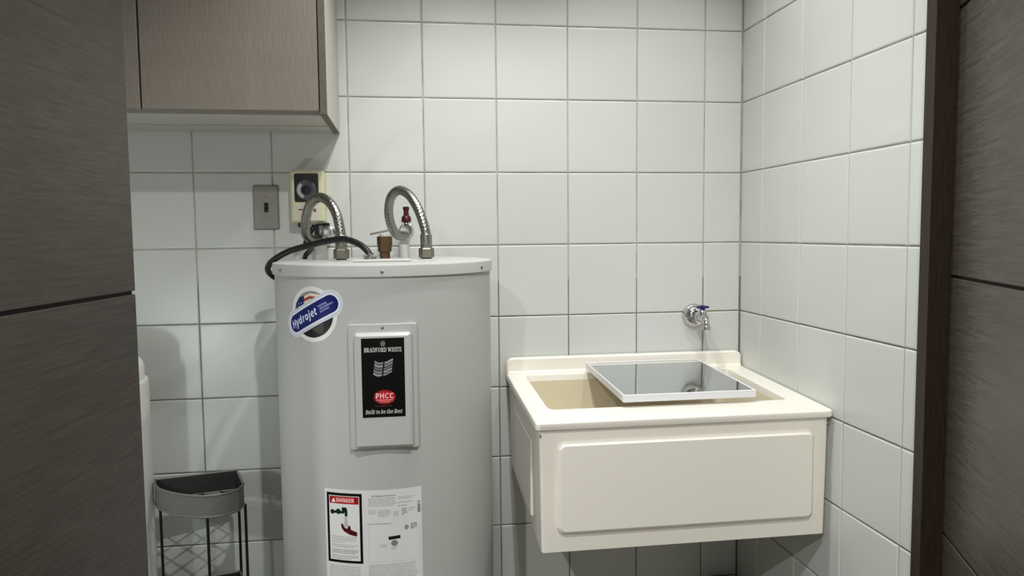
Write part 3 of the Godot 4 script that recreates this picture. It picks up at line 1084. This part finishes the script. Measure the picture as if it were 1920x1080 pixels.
func small_things() -> void:
	# braid of the hoses
	var im := Image.create_empty(64, 64, false, Image.FORMAT_RGBA8)
	for y in 64:
		for x in 64:
			var u := x / 16.0
			var v := y / 16.0
			var a := sin((u + v) * PI) * 0.5 + 0.5
			var b := sin((u - v) * PI) * 0.5 + 0.5
			var g := maxf(a * (0.6 + 0.4 * sin(u * TAU)), b * (0.6 - 0.4 * sin(u * TAU)))
			im.set_pixel(x, y, Color(g, g, g))
	im.bump_map_to_normal_map(3.0)
	M.braid = mat(Color(0.58, 0.57, 0.54), 0.27, 1.0)
	M.braid.normal_enabled = true
	M.braid.normal_texture = ImageTexture.create_from_image(im)
	M.braid.normal_scale = 0.4
	M.braid.uv1_scale = Vector3(4, 1, 1)
	hose("braided steel hose looping up in front of the timer on the heater's left", [Vector3(-1.116, 1.181, 0.265), Vector3(-1.114, 1.21, 0.265), Vector3(-1.118, 1.246, 0.26), Vector3(-1.127, 1.284, 0.25), Vector3(-1.144, 1.311, 0.235), Vector3(-1.167, 1.323, 0.215), Vector3(-1.19, 1.311, 0.195), Vector3(-1.204, 1.284, 0.175), Vector3(-1.211, 1.254, 0.155), Vector3(-1.212, 1.232, 0.13), Vector3(-1.203, 1.222, 0.09), Vector3(-1.188, 1.224, 0.062)])
	hose("braided steel hose in a full loop round the red valve on the heater", [Vector3(-0.917, 1.181, 0.265), Vector3(-0.916, 1.212, 0.265), Vector3(-0.919, 1.244, 0.262), Vector3(-0.933, 1.289, 0.25), Vector3(-0.954, 1.326, 0.23), Vector3(-0.979, 1.340, 0.21), Vector3(-0.999, 1.324, 0.19), Vector3(-1.006, 1.292, 0.17), Vector3(-1.002, 1.259, 0.15), Vector3(-0.990, 1.234, 0.125), Vector3(-0.976, 1.228, 0.095), Vector3(-0.966, 1.232, 0.075)])
	# wall valves the hoses end in
	valve(Vector3(-0.963, 1.243, 0.0), "chrome wall valve with an upright red handle behind the heater", Color(0.27, 0.01, 0.03), "red plastic handle", true)
	valve(Vector3(-1.170, 1.238, 0.0), "chrome wall valve with a black lever under the timer", Color(0.03, 0.03, 0.03), "black lever", false)
	# power cable
	var cab := MB.new()
	cab.tube(smooth_path([Vector3(-1.043, 1.183, 0.388), Vector3(-1.05, 1.197, 0.385), Vector3(-1.07, 1.213, 0.37), Vector3(-1.102, 1.223, 0.35), Vector3(-1.144, 1.219, 0.32), Vector3(-1.192, 1.208, 0.29), Vector3(-1.238, 1.195, 0.26), Vector3(-1.278, 1.174, 0.23), Vector3(-1.296, 1.155, 0.20), Vector3(-1.296, 1.138, 0.165), Vector3(-1.278, 1.12, 0.13), Vector3(-1.25, 1.10, 0.08), Vector3(-1.23, 1.05, 0.03), Vector3(-1.225, 0.95, 0.012), Vector3(-1.225, 0.7, 0.012)], 6), 0.0072, 14)
	tag(put("power_cable", cab.mesh(M.black), self), "thick black power cable arching over the heater's top left edge", "cable")
	var con := MB.new()
	con.tube(smooth_path([Vector3(-1.205, 1.258, 0.02), Vector3(-1.226, 1.213, 0.045), Vector3(-1.200, 1.203, 0.105), Vector3(-1.212, 1.184, 0.15), Vector3(-1.23, 1.16, 0.0251 + 0.03)], 6), 0.0062, 12)
	tag(put("thin_cable", con.mesh(M.black), self), "thin black cable hanging from the cream timer behind the left hose", "cable")
	switch_plate()
	timer()
	stand()
	tank()
	added_lamp()
	# dark bin under the sink
	var bin := thing("waste_bin", "small dark round bin standing under the sink in the corner", "bin", Vector3(-0.084, 0, 0.125))
	var bb := MB.new()
	bb.lathe([[0.0, 0.0], [0.050, 0.0], [0.053, 0.004], [0.060, 0.224], [0.0595, 0.227], [0.056, 0.225], [0.05, 0.01], [0.0, 0.008]], 32)
	put("body", bb.mesh(M.black), bin)
	var rim := MB.new()
	rim.lathe([[0.0602, 0.222], [0.064, 0.222], [0.0655, 0.226], [0.064, 0.232], [0.060, 0.2325], [0.0565, 0.228]], 32)
	put("rim", rim.mesh(M.black), bin)


func valve(at: Vector3, label: String, col: Color, part_label: String, upright: bool) -> void:
	var t := thing("wall_valve", label, "valve", at)
	var out := Basis(Vector3.RIGHT, PI / 2)
	var ro := MB.new()
	ro.lathe([[0.0, 0.0005], [0.020, 0.0005], [0.020, 0.004], [0.015, 0.008], [0.0, 0.008]], 24, Transform3D(out, Vector3.ZERO))
	put("wall_rosette", ro.mesh(M.chrome), t)
	var b := MB.new()
	b.lathe([[0.0, 0.006], [0.010, 0.006], [0.010, 0.038], [0.015, 0.042], [0.0165, 0.05], [0.0165, 0.074], [0.0145, 0.082], [0.0, 0.084]], 20, Transform3D(out, Vector3.ZERO))
	b.lathe([[0.0, -0.024], [0.0115, -0.024], [0.0125, -0.020], [0.0125, -0.006], [0.009, 0.0], [0.009, 0.014], [0.007, 0.02], [0.0, 0.022]], 16, Transform3D(Basis(), Vector3(0, 0, 0.06)))
	put("body", b.mesh(M.chrome), t)
	var h := MB.new()
	if upright:
		h.lathe([[0.0, 0.021], [0.0115, 0.021], [0.0135, 0.026], [0.012, 0.036], [0.0075, 0.04], [0.0065, 0.05], [0.0085, 0.056], [0.0085, 0.062], [0.0, 0.063]], 10, Transform3D(Basis(), Vector3(0, 0, 0.06)))
	else:
		h.lathe([[0.0, 0.018], [0.009, 0.018], [0.009, 0.026], [0.0, 0.027]], 14, Transform3D(Basis(), Vector3(0, 0, 0.06)))
		h.box(Vector3(-0.014, 0.022, 0.06), Vector3(0.022, 0.005, 0.011), 0.0015)
		h.box(Vector3(-0.0245, 0.004, 0.06), Vector3(0.010, 0.040, 0.011), 0.003)
	put("handle", h.mesh(mat(col, 0.35)), t, Vector3.ZERO, part_label)


func switch_plate() -> void:
	var t := thing("light_switch", "brushed steel light switch plate on the tiles left of the timer", "light switch", Vector3(-1.3304, 1.3072, 0.0))
	var p := MB.new()
	p.prism(rrect(0.066, 0.117, 0.004, 3), 0.0055, 0.003, Transform3D(Basis(), Vector3(0, 0, 0.0003)))
	put("cover_plate", p.mesh(mat(Color(0.60, 0.59, 0.57), 0.38, 0.4)), t)
	var s := MB.new()
	s.box(Vector3(0.001, 0, 0.006), Vector3(0.010, 0.025, 0.003), 0.0006)
	s.box(Vector3(0.001, 0.003, 0.0095), Vector3(0.0068, 0.010, 0.010), 0.001)
	put("toggle", s.mesh(M.black), t)
	for y in [-0.0285, 0.0285]:
		var k := MB.new()
		k.lathe([[0.0, 0.0], [0.003, 0.0], [0.0028, 0.001], [0.0, 0.0015]], 10, Transform3D(Basis(Vector3.RIGHT, PI / 2), Vector3(0.001, y, 0.0055)))
		put("screw", k.mesh(M.screw), t)


func timer() -> void:
	# its left edge, right edge and depth come from the wall it hangs on
	var c := Vector3(-1.2165, 1.3335, 0.0)
	var t := thing("timer_box", "yellowed cream timer box with a dark square dial on the tiled wall", "timer", c)
	var b := MB.new()
	b.prism(rrect(0.086, 0.136, 0.006, 4), 0.052, 0.005, Transform3D(Basis(), Vector3(0, 0, 0.0005)))
	put("housing", b.mesh(mat(Color(0.80, 0.79, 0.66), 0.5)), t)
	var wdw := MB.new()
	wdw.prism(rrect(0.0615, 0.074, 0.005, 3), 0.003, 0.001, Transform3D(Basis(), Vector3(-0.002, 0.0225, 0.0510)))
	var wn := put("dial_window", wdw.mesh(mat(Color(0.055, 0.05, 0.075), 0.2)), t)
	var dl := MB.new()
	var f := Basis(Vector3.RIGHT, PI / 2)
	dl.lathe([[0.014, 0.0], [0.0255, 0.0], [0.0255, 0.0016], [0.0225, 0.003], [0.0155, 0.003], [0.014, 0.0018]], 32, Transform3D(f, Vector3(-0.002, 0.017, 0.0538)))
	put("dial_ring", dl.mesh(mat(Color(0.30, 0.29, 0.33), 0.35)), wn)
	var kn := MB.new()
	kn.lathe([[0.0, 0.0], [0.012, 0.0], [0.011, 0.006], [0.0, 0.0075]], 24, Transform3D(f, Vector3(-0.002, 0.017, 0.0538)))
	put("knob", kn.mesh(mat(Color(0.10, 0.09, 0.11), 0.3)), wn)
	var mk := MB.new()
	var seg := PackedVector2Array()
	for i in 11:
		var a := deg_to_rad(130.0 + 12.0 * i)
		seg.append(Vector2(cos(a), sin(a)) * 0.0235)
	for i in 11:
		var a := deg_to_rad(250.0 - 12.0 * i)
		seg.append(Vector2(cos(a), sin(a)) * 0.0145)
	mk.prism(seg, 0.0008, 0.0, Transform3D(Basis(), Vector3(-0.002, 0.017, 0.0566)))
	put("dial_scale", mk.mesh(mat(Color(0.68, 0.67, 0.68), 0.4)), wn)
	var lp := MB.new()
	lp.prism(rrect(0.064, 0.042, 0.002, 3), 0.0016, 0.0006, Transform3D(Basis(), Vector3(-0.002, -0.041, 0.0515)))
	var lo := put("lower_plate", lp.mesh(mat(Color(0.80, 0.76, 0.70), 0.45)), t)
	for q in [[-0.018, -0.034, 0.011, 0.003], [-0.004, -0.034, 0.008, 0.003], [0.018, -0.036, 0.006, 0.008]]:
		var s := MB.new()
		s.box(Vector3(q[0], q[1], 0.0534), Vector3(q[2], q[3], 0.001), 0.0002)
		put("marking", s.mesh(mat(Color(0.35, 0.27, 0.25), 0.6)), lo)
	var sc := MB.new()
	sc.lathe([[0.0, 0.0], [0.0035, 0.0], [0.003, 0.0012], [0.0, 0.0016]], 10, Transform3D(Basis(Vector3.BACK, -PI / 2), Vector3(0.0428, -0.03, 0.025)))
	put("screw", sc.mesh(M.screw), t)
	var gl := MB.new()
	gl.lathe([[0.0, -0.080], [0.006, -0.080], [0.008, -0.076], [0.008, -0.067], [0.0, -0.067]], 14, Transform3D(Basis(), Vector3(-0.022, 0, 0.025)))
	put("cable_gland", gl.mesh(M.black), t)


func stand() -> void:
	var t := thing("corner_stand", "grey metal corner stand of wire legs with a shallow banded tray, beside the heater", "shelf stand")
	var wire := mat(Color(0.13, 0.13, 0.13), 0.45, 0.6)
	var band := mat(Color(0.44, 0.43, 0.41), 0.45, 0.3)
	band.normal_enabled = true
	band.normal_texture = noise_tex(77, 0.06, [], true, 5.0)
	band.normal_scale = 0.4
	band.uv1_triplanar = true
	band.uv1_scale = Vector3(2, 20, 2)
	var A := Vector3(-1.4027, 0, 0.126)
	var Lp := Vector3(-1.5835, 0, 0.168)
	var Rp := Vector3(-1.361, 0, 0.244)
	var outline := [Lp]
	for q in smooth_path([Vector3(-1.579, 0, 0.194), Vector3(-1.554, 0, 0.240), Vector3(-1.5038, 0, 0.2835), Vector3(-1.4416, 0, 0.3105), Vector3(-1.395, 0, 0.305), Vector3(-1.366, 0, 0.278)], 5):
		outline.append(q)
	outline.append(Rp)
	var nf := outline.size()
	var mesh_dark := mat(Color(0.16, 0.16, 0.155), 0.6, 0.3)
	for k in range(1, 4):
		outline.append(Rp.lerp(A, k / 4.0))
	outline.append(A)
	for k in range(1, 8):
		outline.append(A.lerp(Lp, k / 8.0))
	var n := outline.size()
	var cen := Vector3(-1.45, 0, 0.21)
	for y in [0.64, 0.375, 0.12]:
		var tall := 0.050
		var tray: MeshInstance3D
		for part in [[0, nf, "tray_band", band], [nf - 1, n + 1, "back_panel", mesh_dark]]:
			var loops := []
			for k in range(part[0], part[1]):
				var p: Vector3 = outline[k % n]
				var q: Vector3 = p + (cen - p).normalized() * 0.0016
				loops.append(PackedVector3Array([p + Vector3(0, y - tall, 0), p + Vector3(0, y, 0), q + Vector3(0, y, 0), q + Vector3(0, y - tall, 0)]))
			var mb := MB.new()
			mb.loft(loops)
			var o := put(part[2], mb.mesh(part[3], 0.9), t)
			if part[0] == 0:
				tray = o
		var rim := MB.new()
		for yy in [y, y - tall]:
			var path := []
			for k in n + 1:
				path.append(outline[k % n] + Vector3(0, yy, 0))
			rim.tube(path, 0.0028, 8)
		put("rim_wire", rim.mesh(band), tray)
		# lattice bottom
		var lat := MB.new()
		var poly := PackedVector2Array()
		for p in outline:
			poly.append(Vector2(p.x, p.z))
		for dirn in [Vector2(1, 0.55).normalized(), Vector2(1, -0.9).normalized()]:
			var nn := Vector2(-dirn.y, dirn.x)
			for k in range(-12, 13):
				var o := Vector2(cen.x, cen.z) + nn * k * 0.034
				for seg in Geometry2D.intersect_polyline_with_polygon(PackedVector2Array([o - dirn * 0.4, o + dirn * 0.4]), poly):
					if seg.size() >= 2 and seg[0].distance_to(seg[1]) > 0.01:
						lat.tube([Vector3(seg[0].x, y - tall, seg[0].y), Vector3(seg[1].x, y - tall, seg[1].y)], 0.0017, 6)
		put("lattice_bottom", lat.mesh(wire), tray)
	for p in [Vector3(-1.5535, 0, 0.2385), Vector3(-1.429, 0, 0.310), A + Vector3(0.002, 0, -0.002), Rp + Vector3(0.002, 0, 0.0)]:
		var lg := MB.new()
		lg.tube([Vector3(p.x, 0.0, p.z), Vector3(p.x, 0.3, p.z), Vector3(p.x, 0.592, p.z)], 0.0033, 10)
		put("leg", lg.mesh(wire), t)


func tank() -> void:
	var t := thing("white_tank", "white plastic tank with a narrower lid, mostly hidden behind the left door", "tank", Vector3(-1.722, 0, 0.2))
	var b := MB.new()
	b.lathe([[0.0, 0.0], [0.134, 0.0], [0.137, 0.004], [0.137, 0.885], [0.134, 0.892], [0.0, 0.892]], 48)
	var w := mat(Color(0.86, 0.87, 0.84), 0.4)
	put("body", b.mesh(w, 0.9), t)
	var l := MB.new()
	l.lathe([[0.0, 0.8925], [0.128, 0.8925], [0.1285, 0.897], [0.1285, 0.925], [0.122, 0.938], [0.105, 0.95], [0.06, 0.962], [0.0, 0.966]], 48)
	put("lid", l.mesh(w, 0.85), t)


func added_lamp() -> void:  # unseen lamp, added to throw the white tank's shadow on the back wall
	var at := Vector3(-1.67, 0.86, 0.8)
	var t := thing("added_shadow_lamp", "small added lamp on the inner face of the partition, unseen behind the left door", "added lamp", at)
	var b := MB.new()
	b.box(Vector3(0, 0, -0.012), Vector3(0.05, 0.07, 0.022), 0.004)
	put("housing", b.mesh(mat(Color(0.85, 0.85, 0.83), 0.4)), t)
	var g := MB.new()
	g.lathe([[0.0, 0.0], [0.016, 0.0], [0.016, 0.012], [0.012, 0.02], [0.0, 0.024]], 20, Transform3D(Basis(Vector3.RIGHT, -PI / 2), Vector3(0, 0.005, -0.0235)))
	var glow := mat(Color(0.95, 0.95, 0.95), 0.5)
	glow.emission_enabled = true
	glow.emission = Color(0.95, 0.98, 1.0)
	glow.emission_energy_multiplier = 0.6
	put("bulb", g.mesh(glow), t)
	var l := OmniLight3D.new()
	l.name = "lamp"
	l.position = Vector3(0, 0.005, -0.055)
	l.light_color = Color(0.95, 0.98, 1.0)
	l.light_energy = 0.08
	l.light_size = 0.014
	l.omni_range = 6.0
	l.omni_attenuation = 2.0
	l.shadow_enabled = true
	t.add_child(l)
